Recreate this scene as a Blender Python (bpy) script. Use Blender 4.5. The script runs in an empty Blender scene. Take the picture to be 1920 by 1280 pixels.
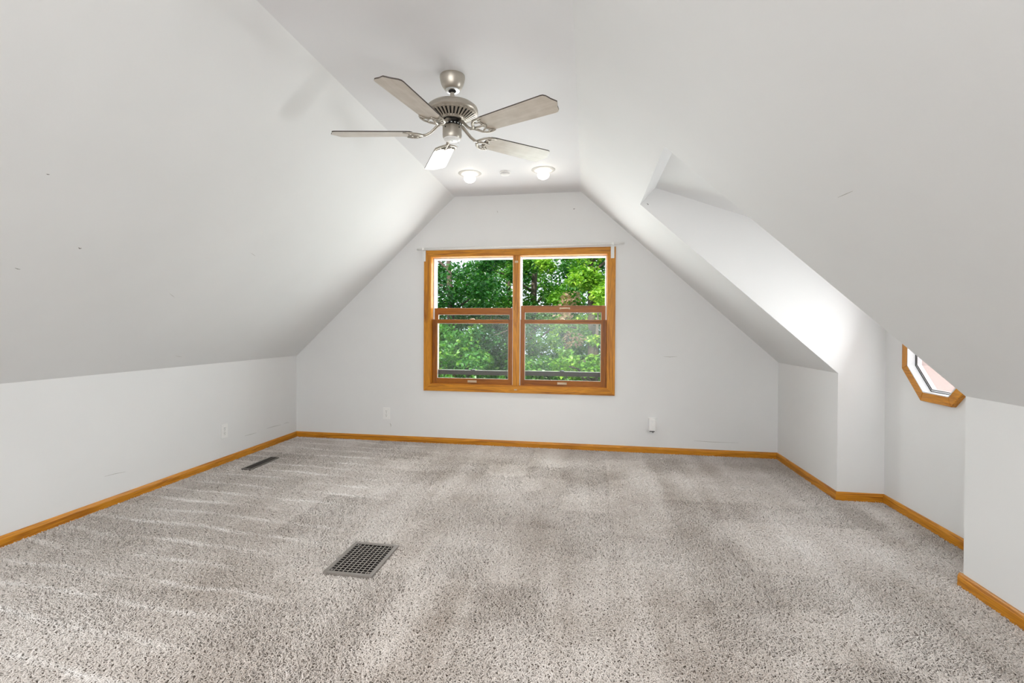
import bpy, bmesh, math, random
from mathutils import Vector, Matrix
import numpy as np
random.seed(7)
scene = bpy.context.scene
COL = scene.collection

# ------------------------------------------------------------------ camera
S = 1.16                               # camera height in metres
FPX, YAW, PITCH, ROLL = 919.24, 0.16794, -0.007686, 0.005714
cam_d = bpy.data.cameras.new('camera')
cam_d.sensor_fit = 'HORIZONTAL'
cam_d.sensor_width = 36.0
cam_d.lens = FPX / 1920 * 36.0
cam_d.shift_x = 15.086 / 1920
cam_d.shift_y = -18.817 / 1920
cam_d.clip_start = 0.05
cam = bpy.data.objects.new('camera', cam_d)
COL.objects.link(cam)
fw = Vector((-math.sin(YAW) * math.cos(PITCH), math.cos(YAW) * math.cos(PITCH), math.sin(PITCH)))
rt = Vector((math.cos(YAW), math.sin(YAW), 0))
up = rt.cross(fw)
r2 = rt * math.cos(ROLL) + up * math.sin(ROLL)
u2 = -rt * math.sin(ROLL) + up * math.cos(ROLL)
M = Matrix((r2, u2, -fw)).transposed().to_4x4()
M.translation = Vector((0, 0, S))
cam.matrix_world = M
scene.camera = cam

# ------------------------------------------------------------------ world, sun, daylight, exposure
world = bpy.data.worlds.new('sky')
scene.world = world
world.use_nodes = True
bg = world.node_tree.nodes['Background']
bg.inputs[0].default_value = (0.80, 0.90, 1.0, 1)
bg.inputs[1].default_value = 1.3

def add_light(name, kind, loc, direction, energy, color=(1, 1, 1), **kw):
    d = bpy.data.lights.new(name, kind)
    d.energy = energy
    d.color = color
    for k, v in kw.items():
        setattr(d, k, v)
    o = bpy.data.objects.new(name, d)
    o.location = loc
    o.rotation_euler = Vector(direction).to_track_quat('-Z', 'Y').to_euler()
    COL.objects.link(o)
    return o

add_light('sun', 'SUN', (0, -5, 12), (0.30, 0.75, -0.80), 4.5, (1.0, 0.95, 0.86), angle=0.01)
# daylight through the gable window and the dormer window, and an added fill lamp bounced off the wall behind the camera
add_light('daylight_gable', 'AREA', (-0.68, 4.99, 1.23), (0, -1, 0), 37, (0.98, 0.99, 1.0), shape='RECTANGLE', size=1.70, size_y=1.22)
add_light('daylight_dormer', 'AREA', (2.065, 3.175, 1.042), (-1, -0.50, 0.36), 10, (0.97, 0.985, 1.0), shape='DISK', size=0.42)
add_light('fill_back', 'AREA', (-0.69, -0.75, 1.35), (0, -1, 0.1), 74, (0.98, 0.99, 1.0), shape='RECTANGLE', size=2.0, size_y=1.3)

scene.view_settings.view_transform = 'Standard'
scene.view_settings.look = 'None'
scene.view_settings.gamma = 1.0
scene.view_settings.use_curve_mapping = False
scene.view_settings.exposure = 0.52
scene.cycles.use_denoising = True
scene.cycles.use_adaptive_sampling = True
scene.cycles.adaptive_threshold = 0.04
scene.cycles.max_bounces = 9
scene.cycles.diffuse_bounces = 6
scene.cycles.transparent_max_bounces = 16
scene.cycles.sample_clamp_indirect = 8.0

# ------------------------------------------------------------------ room dimensions (metres)
XL, XR, XO = -3.038, 1.700, 1.990
YF, Y1, Y2, YB = 4.763, 3.697, 2.549, -1.60
KL, KR, H = 0.850, 0.860, 2.466
CL, CR = -1.316, -0.066
XT, XP, ZP = 0.375, 0.480, 2.181
SR = (KR - H) / (XR - CR)              # right slope
SHED = -0.365
def zr(x): return H + SR * (x - CR)
def zl(x): return H + (KL - H) / (XL - CL) * (x - CL)
def zshed(x): return ZP + SHED * (x - XP)
TH = 0.12
FZ = -0.014                            # carpet backing; pile tips reach z = 0

# ------------------------------------------------------------------ materials
def mat(name):
    m = bpy.data.materials.new(name)
    m.use_nodes = True
    nt = m.node_tree
    return m, nt, nt.nodes['Principled BSDF']

def node(nt, kind, **kw):
    n = nt.nodes.new(kind)
    for k, v in kw.items():
        if k in n.inputs.keys():
            n.inputs[k].default_value = v
        else:
            setattr(n, k, v)
    return n

def ramp(nt, stops):
    r = nt.nodes.new('ShaderNodeValToRGB')
    el = r.color_ramp.elements
    while len(el) < len(stops):
        el.new(0.5)
    for e, (p, c) in zip(el, stops):
        e.position = p
        e.color = (*c, 1)
    return r

def simple(name, col, rough=0.5, metal=0.0, bump=0.0, bscale=200.0, **kw):
    m, nt, b = mat(name)
    b.inputs['Base Color'].default_value = (*col, 1)
    b.inputs['Roughness'].default_value = rough
    b.inputs['Metallic'].default_value = metal
    for k, v in kw.items():
        b.inputs[k].default_value = v
    tc = node(nt, 'ShaderNodeTexCoord')
    n = node(nt, 'ShaderNodeTexNoise', Scale=bscale, Detail=3.0)
    nt.links.new(tc.outputs['Object'], n.inputs['Vector'])
    if bump:
        bp = node(nt, 'ShaderNodeBump', Strength=bump, Distance=0.002)
        nt.links.new(n.outputs['Fac'], bp.inputs['Height'])
        nt.links.new(bp.outputs['Normal'], b.inputs['Normal'])
    r = ramp(nt, [(0.3, tuple(c * 0.94 for c in col)), (0.7, tuple(min(1, c * 1.04) for c in col))])
    nt.links.new(n.outputs['Fac'], r.inputs['Fac'])
    nt.links.new(r.outputs['Color'], b.inputs['Base Color'])
    return m

def paint_mat(name, col):
    m, nt, b = mat(name)
    tc = node(nt, 'ShaderNodeNewGeometry')
    big = node(nt, 'ShaderNodeTexNoise', Scale=1.3, Detail=3.0, Roughness=0.55)
    fine = node(nt, 'ShaderNodeTexNoise', Scale=160.0, Detail=2.0)
    nt.links.new(tc.outputs['Position'], big.inputs['Vector'])
    nt.links.new(tc.outputs['Position'], fine.inputs['Vector'])
    r = ramp(nt, [(0.30, tuple(c * 0.965 for c in col)), (0.68, col)])
    nt.links.new(big.outputs['Fac'], r.inputs['Fac'])
    nt.links.new(r.outputs['Color'], b.inputs['Base Color'])
    bp = node(nt, 'ShaderNodeBump', Strength=0.06, Distance=0.002)
    nt.links.new(fine.outputs['Fac'], bp.inputs['Height'])
    nt.links.new(bp.outputs['Normal'], b.inputs['Normal'])
    b.inputs['Roughness'].default_value = 0.62
    b.inputs['Specular IOR Level'].default_value = 0.25
    return m

def oak_mat(name, dark, light, axis, rough=0.35):
    """oak with grain stretched along the given axis (0 x, 1 y, 2 z)"""
    m, nt, b = mat(name)
    tc = node(nt, 'ShaderNodeNewGeometry')
    mp = node(nt, 'ShaderNodeMapping')
    sc = [26.0, 26.0, 26.0]
    sc[axis] = 1.6
    mp.inputs['Scale'].default_value = sc
    nt.links.new(tc.outputs['Position'], mp.inputs['Vector'])
    w = node(nt, 'ShaderNodeTexNoise', Scale=1.0, Detail=4.0, Roughness=0.6, Distortion=1.6)
    nt.links.new(mp.outputs['Vector'], w.inputs['Vector'])
    mp2 = node(nt, 'ShaderNodeMapping')
    sc2 = [420.0, 420.0, 420.0]
    sc2[axis] = 9.0
    mp2.inputs['Scale'].default_value = sc2
    nt.links.new(tc.outputs['Position'], mp2.inputs['Vector'])
    g = node(nt, 'ShaderNodeTexNoise', Scale=1.0, Detail=2.0)
    nt.links.new(mp2.outputs['Vector'], g.inputs['Vector'])
    mid = tuple((a + c) / 2 for a, c in zip(dark, light))
    r = ramp(nt, [(0.34, dark), (0.45, mid), (0.52, light), (0.58, mid), (0.66, light)])
    nt.links.new(w.outputs['Fac'], r.inputs['Fac'])
    mx = node(nt, 'ShaderNodeMix', data_type='RGBA', blend_type='MULTIPLY')
    mx.inputs[0].default_value = 0.45
    r2_ = ramp(nt, [(0.35, (0.55, 0.5, 0.45)), (0.55, (1, 1, 1))])
    nt.links.new(g.outputs['Fac'], r2_.inputs['Fac'])
    nt.links.new(r.outputs['Color'], mx.inputs[6])
    nt.links.new(r2_.outputs['Color'], mx.inputs[7])
    nt.links.new(mx.outputs[2], b.inputs['Base Color'])
    b.inputs['Roughness'].default_value = rough
    b.inputs['Specular IOR Level'].default_value = 0.3
    b.inputs['Coat Weight'].default_value = 0.08
    b.inputs['Coat Roughness'].default_value = 0.2
    return m

M_PAINT = paint_mat('wall_paint', (0.79, 0.79, 0.785))
M_CEIL = paint_mat('ceiling_paint', (0.79, 0.795, 0.795))
M_TRIMRING = simple('satin_white_trim_ring', (0.55, 0.54, 0.52), 0.4)
OAK_D, OAK_L = (0.38, 0.13, 0.008), (0.68, 0.285, 0.020)
M_CEIL_FLAT = paint_mat('flat_ceiling_paint', (0.80, 0.80, 0.815))
M_OAKX = oak_mat('oak_grain_x', OAK_D, OAK_L, 0)
M_OAKY = oak_mat('oak_grain_y', OAK_D, OAK_L, 1)
M_OAKZ = oak_mat('oak_grain_z', OAK_D, OAK_L, 2)
SD, SL = (0.21, 0.060, 0.003), (0.38, 0.128, 0.006)  # darker oak: backlit shade of the sashes put into the colour
M_SASHX = oak_mat('shaded_sash_oak_x', SD, SL, 0)
M_SASHZ = oak_mat('shaded_sash_oak_z', SD, SL, 2)
M_RAIL_SHADE = simple('shaded_sash_rail', (0.06, 0.05, 0.045), 0.5)  # near-black bottom rail of the upper sash; its shade put into the colour
M_VINYL = simple('white_vinyl', (0.78, 0.79, 0.80), 0.4)
M_WHITE = simple('white_plastic', (0.86, 0.855, 0.84), 0.35)
M_ROD = simple('white_enamel', (0.85, 0.85, 0.83), 0.3)
M_DARK = simple('dark_slot', (0.015, 0.014, 0.013), 0.6)
M_DUCT_SHADE = simple('duct_shade', (0.006, 0.005, 0.005), 1.0, **{'Specular IOR Level': 0.0})
M_BLACK = simple('dark_metal', (0.03, 0.028, 0.026), 0.45, 0.6)
M_NICKEL = simple('brushed_nickel', (0.50, 0.46, 0.40), 0.36, 0.85, 0.03, 400)
M_CHROME = simple('bright_steel', (0.75, 0.77, 0.78), 0.2, 0.9)
M_GRILLE = simple('grey_metal', (0.27, 0.245, 0.225), 0.42, 0.35)
M_CROSS = simple('dull_grille_cross_bar', (0.30, 0.27, 0.25), 0.5, 0.2)
M_GRILLE_L = simple('pale_grille_bar', (0.45, 0.41, 0.37), 0.42, 0.3)
M_BRONZE = simple('worn_brass', (0.52, 0.40, 0.27), 0.4, 0.5)
M_REG = simple('brown_register_metal', (0.07, 0.058, 0.05), 0.45, 0.4)
M_BULB = None

def blade_mat():
    m, nt, b = mat('washed_wood_blade')
    tc = node(nt, 'ShaderNodeTexCoord')
    mp = node(nt, 'ShaderNodeMapping')
    mp.inputs['Scale'].default_value = (5, 60, 60)
    nt.links.new(tc.outputs['Object'], mp.inputs['Vector'])
    n = node(nt, 'ShaderNodeTexNoise', Scale=1.0, Detail=4.0)
    nt.links.new(mp.outputs['Vector'], n.inputs['Vector'])
    n2 = node(nt, 'ShaderNodeTexNoise', Scale=16.0, Detail=3.0)
    nt.links.new(tc.outputs['Object'], n2.inputs['Vector'])
    mx = node(nt, 'ShaderNodeMath', operation='ADD')
    nt.links.new(n.outputs['Fac'], mx.inputs[0])
    nt.links.new(n2.outputs['Fac'], mx.inputs[1])
    r = ramp(nt, [(0.35, (0.50, 0.43, 0.35)), (0.65, (0.62, 0.555, 0.475))])
    mm = node(nt, 'ShaderNodeMath', operation='MULTIPLY')
    mm.inputs[1].default_value = 0.5
    nt.links.new(mx.outputs[0], mm.inputs[0])
    nt.links.new(mm.outputs[0], r.inputs['Fac'])
    nt.links.new(r.outputs['Color'], b.inputs['Base Color'])
    b.inputs['Roughness'].default_value = 0.32
    b.inputs['Coat Weight'].default_value = 0.35
    b.inputs['Coat Roughness'].default_value = 0.22
    return m
M_BLADE = blade_mat()
M_BLADE_EDGE = simple('dark_blade_edge', (0.07, 0.055, 0.045), 0.5)

def glass_mat(name, haze, tint):
    m = bpy.data.materials.new(name)
    m.use_nodes = True
    nt = m.node_tree
    nt.nodes.clear()
    out = node(nt, 'ShaderNodeOutputMaterial')
    tr = node(nt, 'ShaderNodeBsdfTransparent')
    tr.inputs[0].default_value = (*tint, 1)
    gl = node(nt, 'ShaderNodeBsdfGlossy', Roughness=0.02)
    df = node(nt, 'ShaderNodeBsdfDiffuse')
    df.inputs[0].default_value = (0.75, 0.82, 0.80, 1)
    lw = node(nt, 'ShaderNodeLayerWeight', Blend=0.5)
    pw = node(nt, 'ShaderNodeMath', operation='POWER')
    pw.inputs[1].default_value = 5.0
    nt.links.new(lw.outputs['Facing'], pw.inputs[0])
    fr = node(nt, 'ShaderNodeMath', operation='MULTIPLY_ADD')
    fr.inputs[1].default_value = 0.95
    fr.inputs[2].default_value = 0.014
    nt.links.new(pw.outputs[0], fr.inputs[0])
    m1 = node(nt, 'ShaderNodeMixShader')
    nt.links.new(fr.outputs[0], m1.inputs[0])
    nt.links.new(tr.outputs[0], m1.inputs[1])
    nt.links.new(gl.outputs[0], m1.inputs[2])
    geo = node(nt, 'ShaderNodeNewGeometry')
    n = node(nt, 'ShaderNodeTexNoise', Scale=4.0, Detail=4.0)
    nt.links.new(geo.outputs['Position'], n.inputs['Vector'])
    mr = node(nt, 'ShaderNodeMapRange')
    mr.inputs['From Min'].default_value = 0.3
    mr.inputs['From Max'].default_value = 0.75
    mr.inputs['To Min'].default_value = haze * 0.6
    mr.inputs['To Max'].default_value = haze * 1.5
    nt.links.new(n.outputs['Fac'], mr.inputs['Value'])
    m2 = node(nt, 'ShaderNodeMixShader')
    nt.links.new(mr.outputs[0], m2.inputs[0])
    nt.links.new(m1.outputs[0], m2.inputs[1])
    nt.links.new(df.outputs[0], m2.inputs[2])
    nt.links.new(m2.outputs[0], out.inputs[0])
    return m
M_GLASS = glass_mat('dusty_window_glass', 0.009, (0.965, 0.99, 0.98))
M_CLEAR = glass_mat('clear_window_glass', 0.01, (0.98, 0.99, 0.99))

def emis(name, col, strength):
    m, nt, b = mat(name)
    b.inputs['Base Color'].default_value = (0.9, 0.9, 0.88, 1)
    b.inputs['Emission Color'].default_value = (*col, 1)
    b.inputs['Emission Strength'].default_value = strength
    return m
M_BULB = emis('lit_bulb', (1.0, 0.90, 0.74), 4.5)

# ------------------------------------------------------------------ mesh helpers
def link(name, me, m, parent=None):
    o = bpy.data.objects.new(name, me)
    COL.objects.link(o)
    if m is not None and not me.materials:
        me.materials.append(m)
    if parent is not None:
        o.parent = parent
    return o

def from_bm(name, bm, m, parent=None, smooth=False):
    bmesh.ops.recalc_face_normals(bm, faces=bm.faces[:])
    me = bpy.data.meshes.new(name)
    bm.to_mesh(me)
    bm.free()
    if smooth:
        for p in me.polygons:
            p.use_smooth = True
    return link(name, me, m, parent)

def bm_box(bm, x0, x1, y0, y1, z0, z1, bev=0.0):
    vs = [bm.verts.new((x, y, z)) for x in (x0, x1) for y in (y0, y1) for z in (z0, z1)]
    q = [(0, 1, 3, 2), (4, 6, 7, 5), (0, 4, 5, 1), (2, 3, 7, 6), (0, 2, 6, 4), (1, 5, 7, 3)]
    fs = [bm.faces.new([vs[i] for i in f]) for f in q]
    if bev:
        es = list({e for f in fs for e in f.edges})
        bmesh.ops.bevel(bm, geom=es, offset=bev, segments=2, affect='EDGES', profile=0.7)

def box(name, x0, x1, y0, y1, z0, z1, m, parent=None, bev=0.0):
    bm = bmesh.new()
    bm_box(bm, x0, x1, y0, y1, z0, z1, bev)
    return from_bm(name, bm, m, parent)

def bm_prism(bm, poly, axis, a, b):
    """poly: 2-D points; axis 0: (y,z) extruded in x, 1: (x,z) in y, 2: (x,y) in z"""
    def P(p, t):
        return ((t, p[0], p[1]), (p[0], t, p[1]), (p[0], p[1], t))[axis]
    va = [bm.verts.new(P(p, a)) for p in poly]
    vb = [bm.verts.new(P(p, b)) for p in poly]
    n = len(poly)
    bm.faces.new(va)
    bm.faces.new(vb[::-1])
    for i in range(n):
        bm.faces.new((va[i], va[(i + 1) % n], vb[(i + 1) % n], vb[i]))

def prism(name, polys, axis, a, b, m, parent=None):
    bm = bmesh.new()
    if not isinstance(polys[0][0], (tuple, list)):
        polys = [polys]
    for p in polys:
        bm_prism(bm, p, axis, a, b)
    return from_bm(name, bm, m, parent)

def bm_lathe(bm, prof, n=48, cx=0.0, cy=0.0):
    rings = []
    for r, z in prof:
        if r < 1e-6:
            rings.append([bm.verts.new((cx, cy, z))])
        else:
            rings.append([bm.verts.new((cx + r * math.cos(2 * math.pi * i / n), cy + r * math.sin(2 * math.pi * i / n), z)) for i in range(n)])
    for A, B in zip(rings, rings[1:]):
        for i in range(n):
            a0, a1 = A[i % len(A)], A[(i + 1) % len(A)]
            b0, b1 = B[i % len(B)], B[(i + 1) % len(B)]
            f = [a0, a1, b1, b0]
            f = list(dict.fromkeys(f))
            if len(f) >= 3:
                bm.faces.new(f)

def lathe(name, prof, m, parent=None, n=48, smooth=True):
    bm = bmesh.new()
    bm_lathe(bm, prof, n)
    o = from_bm(name, bm, m, parent, smooth)
    if smooth:
        o.data.set_sharp_from_angle(angle=math.radians(35))
    return o

def bm_tube(bm, pts, rads, n=8, flat=1.0):
    pts = [Vector(p) for p in pts]
    prev = None
    for i, p in enumerate(pts):
        t = (pts[min(i + 1, len(pts) - 1)] - pts[max(i - 1, 0)]).normalized()
        ref = Vector((0, 0, 1)) if abs(t.z) < 0.95 else Vector((1, 0, 0))
        a = t.cross(ref).normalized()
        b = a.cross(t).normalized()
        r = rads[i] if isinstance(rads, (list, tuple)) else rads
        ring = [bm.verts.new(p + a * (r * math.cos(2 * math.pi * k / n)) + b * (r * flat * math.sin(2 * math.pi * k / n))) for k in range(n)]
        if prev:
            for k in range(n):
                bm.faces.new((prev[k], prev[(k + 1) % n], ring[(k + 1) % n], ring[k]))
        else:
            bm.faces.new(ring[::-1])
        prev = ring
    bm.faces.new(prev)

def tube(name, pts, rads, m, parent=None, n=8, flat=1.0):
    bm = bmesh.new()
    bm_tube(bm, pts, rads, n, flat)
    return from_bm(name, bm, m, parent, True)

def thing(name, label, cat, loc=(0, 0, 0), group=None):
    o = bpy.data.objects.new(name, None)
    o.empty_display_size = 0.1
    COL.objects.link(o)
    o.location = loc
    o['label'] = label
    o['category'] = cat
    if group:
        o['group'] = group
    return o

def struct(o, label=None, cat=None):
    o['kind'] = 'structure'
    if label:
        o['label'] = label
        o['category'] = cat
    return o

# ------------------------------------------------------------------ floor and shell
struct(box('floor', XL - TH, XO + TH, YB - TH, YF + TH, -0.20, FZ, None), 'greyish beige carpeted attic floor with vacuum tracks', 'floor')
FLOOR = bpy.data.objects['floor']

# window opening in the far wall
WX0, WX1, WZ0, WZ1 = -1.565, 0.200, 0.580, 1.876
WYO = YF + 0.16
lo = [(XL - TH, -0.2), (WX0, -0.2), (WX0, zl(WX0) + 0.15), (XL - TH, KL + 0.12)]
lo2 = [(WX1, -0.2), (XR + TH, -0.2), (XR + TH, KR + 0.05), (WX1, zr(WX1) + 0.15)]
md = [(WX0, -0.2), (WX1, -0.2), (WX1, WZ0), (WX0, WZ0)]
tp = [(WX0, WZ1), (WX1, WZ1), (WX1, zr(WX1) + 0.15), (CR, H + 0.1), (CL, H + 0.1), (WX0, zl(WX0) + 0.15)]
struct(prism('wall_far', [lo, lo2, md, tp], 1, YF, WYO, M_PAINT), 'pale grey painted gable end wall around the window', 'wall')
struct(prism('wall_left', [(XL, -0.2), (XL - TH, -0.2), (XL - TH, KL), (XL, KL)], 1, YB, YF, M_PAINT), 'low white knee wall on the left side', 'wall')
dx, dz = 0.08, 0.085
struct(prism('ceiling_left', [(XL, KL), (CL, H), (CL - dx, H + dz), (XL - dx - 0.05, KL + dz - 0.05)], 1, YB, YF, M_CEIL), 'long white sloped ceiling rising from the left knee wall', 'ceiling')
struct(prism('ceiling_flat', [(CL, H), (CR, H), (CR + dx, H + 0.1), (CL - dx, H + 0.1)], 1, YB, YF, M_CEIL_FLAT), 'narrow flat white ceiling strip holding the fan', 'ceiling')
e = 0.001
def slope_piece(xa, xb, ya, yb, bm):
    bm_prism(bm, [(xa, zr(xa)), (xb, zr(xb)), (xb + 0.035, zr(xb) + 0.035), (xa + 0.035, zr(xa) + 0.035)], 1, ya, yb)
bm = bmesh.new()
slope_piece(CR, XR, YB, Y2 - e, bm)
slope_piece(CR, XR, Y1 + e, YF, bm)
slope_piece(CR, XT, Y2 - e, Y1 + e, bm)
struct(from_bm('ceiling_right', bm, M_CEIL), 'white sloped ceiling on the right cut open for the dormer', 'ceiling')
struct(prism('wall_right_far', [(XR, -0.2), (XR + TH, -0.2), (XR + TH, KR - 0.06), (XR, KR)], 1, Y1 + e, YF, M_PAINT), 'short white knee wall between far wall and dormer', 'wall')
struct(prism('wall_right_near', [(XR, -0.2), (XR + TH, -0.2), (XR + TH, KR - 0.06), (XR, KR)], 1, YB, Y2 - e, M_PAINT), 'white knee wall at the right edge nearer than the dormer', 'wall')
ci = 0.002
cheek = [(XR + ci, -0.2), (XO + TH, -0.2), (XO + TH, zshed(XO + TH)), (XP, ZP), (XT + ci, zr(XT) + ci), (XR + ci, KR + ci * 0.2)]
struct(prism('wall_dormer_far', cheek, 1, Y1, Y1 + 0.10, M_PAINT), 'far side wall of the dormer with brightly lit top', 'wall')
struct(prism('wall_dormer_near', cheek, 1, Y2 - 0.10, Y2, M_PAINT), 'near side wall of the dormer behind the sloped ceiling', 'wall')
pn = Vector((XP - XT, ZP - zr(XT))).normalized()
ret = [(XT, zr(XT)), (XP, ZP), (XP - 0.04, ZP + 0.06), (XT - 0.03, zr(XT) + 0.045)]
struct(prism('ceiling_dormer_return', ret, 1, Y2 - 0.1, Y1 + 0.1, M_CEIL), 'narrow bright drywall return at the top of the dormer opening', 'ceiling')
struct(prism('ceiling_dormer', [(XP, ZP), (XO + TH + 0.1, zshed(XO + TH + 0.1)), (XO + TH + 0.1, zshed(XO + TH + 0.1) + 0.1), (XP - 0.02, ZP + 0.1)], 1, Y2 - 0.1, Y1 + 0.1, M_CEIL), 'shallow sloped ceiling inside the dormer', 'ceiling')
struct(prism('wall_back', [(XL - TH, -0.2), (XR + TH, -0.2), (XR + TH, KR + 0.05), (CR, H + 0.1), (CL, H + 0.1), (XL - TH, KL + 0.1)], 1, YB - TH, YB, M_PAINT), 'white gable wall behind the viewer', 'wall')

# dormer outer wall with octagonal opening
OCY, OCZ = 3.175, 1.042
def octa(ap, y=OCY, z=OCZ):
    R = ap / math.cos(math.pi / 8)
    return [(y + R * math.cos(math.pi / 8 + k * math.pi / 4), z + R * math.sin(math.pi / 8 + k * math.pi / 4)) for k in range(8)]
def ring_poly(bm, outer, inner, axis, a, b):
    n = len(inner)
    for k in range(n):
        bm_prism(bm, [outer[k], outer[(k + 1) % n], inner[(k + 1) % n], inner[k]], axis, a, b)
bm = bmesh.new()
ytop = zshed(XO) + 0.05
oo = octa(0.30)
big = [(OCY + 0.36, OCZ + 0.15), (OCY + 0.15, OCZ + 0.36), (OCY - 0.15, OCZ + 0.36), (OCY - 0.36, OCZ + 0.15), (OCY - 0.36, OCZ - 0.15), (OCY - 0.15, OCZ - 0.36), (OCY + 0.15, OCZ - 0.36), (OCY + 0.36, OCZ - 0.15)]
ring_poly(bm, big, octa(0.262), 0, XO, XO + 0.14)
ya, yb = Y2 - 0.1, Y1 + 0.1
ym, yp, zm, zp = OCY - 0.36, OCY + 0.36, OCZ - 0.36, OCZ + 0.36
for poly in ([(ya, -0.2), (yb, -0.2), (yb, zm), (ya, zm)], [(ya, zp), (yb, zp), (yb, ytop), (ya, ytop)],
             [(ya, zm), (ym, zm), (ym, zp), (ya, zp)], [(yp, zm), (yb, zm), (yb, zp), (yp, zp)],
             [(yp, zp), (OCY + 0.15, zp), (yp, OCZ + 0.15)], [(ym, zp), (ym, OCZ + 0.15), (OCY - 0.15, zp)],
             [(yp, zm), (yp, OCZ - 0.15), (OCY + 0.15, zm)], [(ym, zm), (OCY - 0.15, zm), (ym, OCZ - 0.15)]):
    bm_prism(bm, poly, 0, XO, XO + 0.14)
struct(from_bm('wall_dormer_outer', bm, M_PAINT), 'outer wall of the dormer around the octagonal window', 'wall')

# scuffs and dents in the paint: thin children of the surfaces they mark
M_SCUFF = simple('grey_scuff', (0.20, 0.19, 0.18), 0.8)
M_SCUFF_L = simple('pale_scuff', (0.50, 0.49, 0.47), 0.8)
def pixray(u, v):
    return fw * FPX + r2 * (u - 960 + 15.086) - u2 * (v - 640 + 18.817)
def hit(u, v, p0, n):
    d = pixray(u, v)
    C0 = Vector((0, 0, S))
    n = Vector(n)
    return C0 + d * ((Vector(p0) - C0).dot(n) / d.dot(n))
PL = {'ceiling_left': ((XL, 0, KL), (H - KL, 0, -(CL - XL))), 'ceiling_right': ((XR, 0, KR), (-(H - KR), 0, -(XR - CR))),
      'wall_left': ((XL, 0, 0), (1, 0, 0)), 'wall_far': ((0, YF, 0), (0, -1, 0)), 'wall_dormer_far': ((0, Y1, 0), (0, -1, 0)),
      'ceiling_flat': ((0, 0, H), (0, 0, -1))}
def scuff(surf, px, w, m):
    p0, n = PL[surf]
    n = Vector(n).normalized()
    pts = [hit(u, v, p0, n) for u, v in px]
    bm = bmesh.new()
    L, R_ = [], []
    for i, p in enumerate(pts):
        t = (pts[min(i + 1, len(pts) - 1)] - pts[max(i - 1, 0)]).normalized()
        s = t.cross(n).normalized()
        k = w * (1.0 if 0 < i < len(pts) - 1 else 0.35)
        L.append(p + s * k)
        R_.append(p - s * k)
    lo_ = [[bm.verts.new(q + n * h) for q in L] + [bm.verts.new(q + n * h) for q in R_[::-1]] for h in (-0.0002, 0.0005)]
    bm.faces.new(lo_[1])
    bm.faces.new(lo_[0][::-1])
    k = len(lo_[0])
    for i in range(k):
        bm.faces.new((lo_[0][i], lo_[0][(i + 1) % k], lo_[1][(i + 1) % k], lo_[1][i]))
    return from_bm('scuff', bm, m, bpy.data.objects[surf])
for surf, px, w, m in (
    ('ceiling_left', [(147, 464), (150, 466), (153, 465)], 0.003, M_SCUFF),
    ('ceiling_left', [(87, 326), (90, 327), (93, 327)], 0.0018, M_SCUFF),
    ('ceiling_left', [(28, 502), (33, 504), (38, 505)], 0.0014, M_SCUFF),
    ('ceiling_left', [(318, 550), (323, 554), (327, 557)], 0.0014, M_SCUFF_L),
    ('ceiling_left', [(470, 474), (475, 477), (479, 480)], 0.0014, M_SCUFF_L),
    ('ceiling_left', [(329, 667), (335, 668), (341, 669)], 0.0014, M_SCUFF_L),
    ('ceiling_right', [(1571, 370), (1585, 364), (1599, 358)], 0.0016, M_SCUFF_L),
    ('wall_left', [(459, 817), (470, 814), (481, 811)], 0.0022, M_SCUFF_L),
    ('wall_left', [(500, 803), (514, 799), (527, 796)], 0.0026, M_SCUFF_L),
    ('wall_left', [(532, 794), (538, 792), (543, 792)], 0.0022, M_SCUFF_L),
    ('wall_left', [(196, 893), (215, 888), (236, 884)], 0.0018, M_SCUFF_L),
    ('wall_far', [(1301, 826), (1330, 828), (1385, 830)], 0.0022, M_SCUFF_L),
    ('wall_far', [(1244, 668), (1256, 669), (1270, 668)], 0.0022, M_SCUFF_L),
    ('wall_far', [(932, 395), (933, 397), (933, 399)], 0.003, M_SCUFF_L),
    ('wall_far', [(1075, 391), (1076, 392), (1078, 391)], 0.004, M_SCUFF),
    ('wall_far', [(731, 793), (733, 796), (733, 800)], 0.004, M_SCUFF_L),
    ('wall_dormer_far', [(1213, 381), (1215, 383), (1216, 384)], 0.003, M_SCUFF)):
    scuff(surf, px, w, m)

# ------------------------------------------------------------------ baseboards
BH, BT = 0.049, 0.014
def bb_profile(s=1):
    return [(0, FZ), (BT, FZ), (BT, BH - 0.018), (BT - 0.004, BH - 0.006), (BT * 0.45, BH), (0, BH)]
def baseboard(name, p0, p1, inward, m, label, m0=0.0, m1=0.0):
    """runs p0->p1 along a wall; inward is the unit vector into the room; m0, m1 stretch (+) or cut (-) the front edge at the ends (mitres)"""
    p0, p1, inward = Vector((*p0, 0)), Vector((*p1, 0)), Vector((*inward, 0))
    t = (p1 - p0).normalized()
    bm = bmesh.new()
    A, B = [], []
    for d, z in bb_profile():
        A.append(bm.verts.new(p0 + inward * d - t * (m0 * d) + Vector((0, 0, z))))
        B.append(bm.verts.new(p1 + inward * d + t * (m1 * d) + Vector((0, 0, z))))
    n = len(A)
    bm.faces.new(A)
    bm.faces.new(B[::-1])
    for i in range(n):
        bm.faces.new((A[i], A[(i + 1) % n], B[(i + 1) % n], B[i]))
    return struct(from_bm(name, bm, m), label, 'baseboard')
baseboard('baseboard_left', (XL, YB), (XL, YF), (1, 0), M_OAKY, 'oak baseboard along the left knee wall', -1, -1)
baseboard('baseboard_far', (XL, YF), (XR, YF), (0, -1), M_OAKX, 'oak baseboard along the far gable wall', -1, -1)
baseboard('baseboard_right_far', (XR, YF), (XR, Y1), (-1, 0), M_OAKY, 'short oak baseboard between far wall and dormer', -1, 1)
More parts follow.
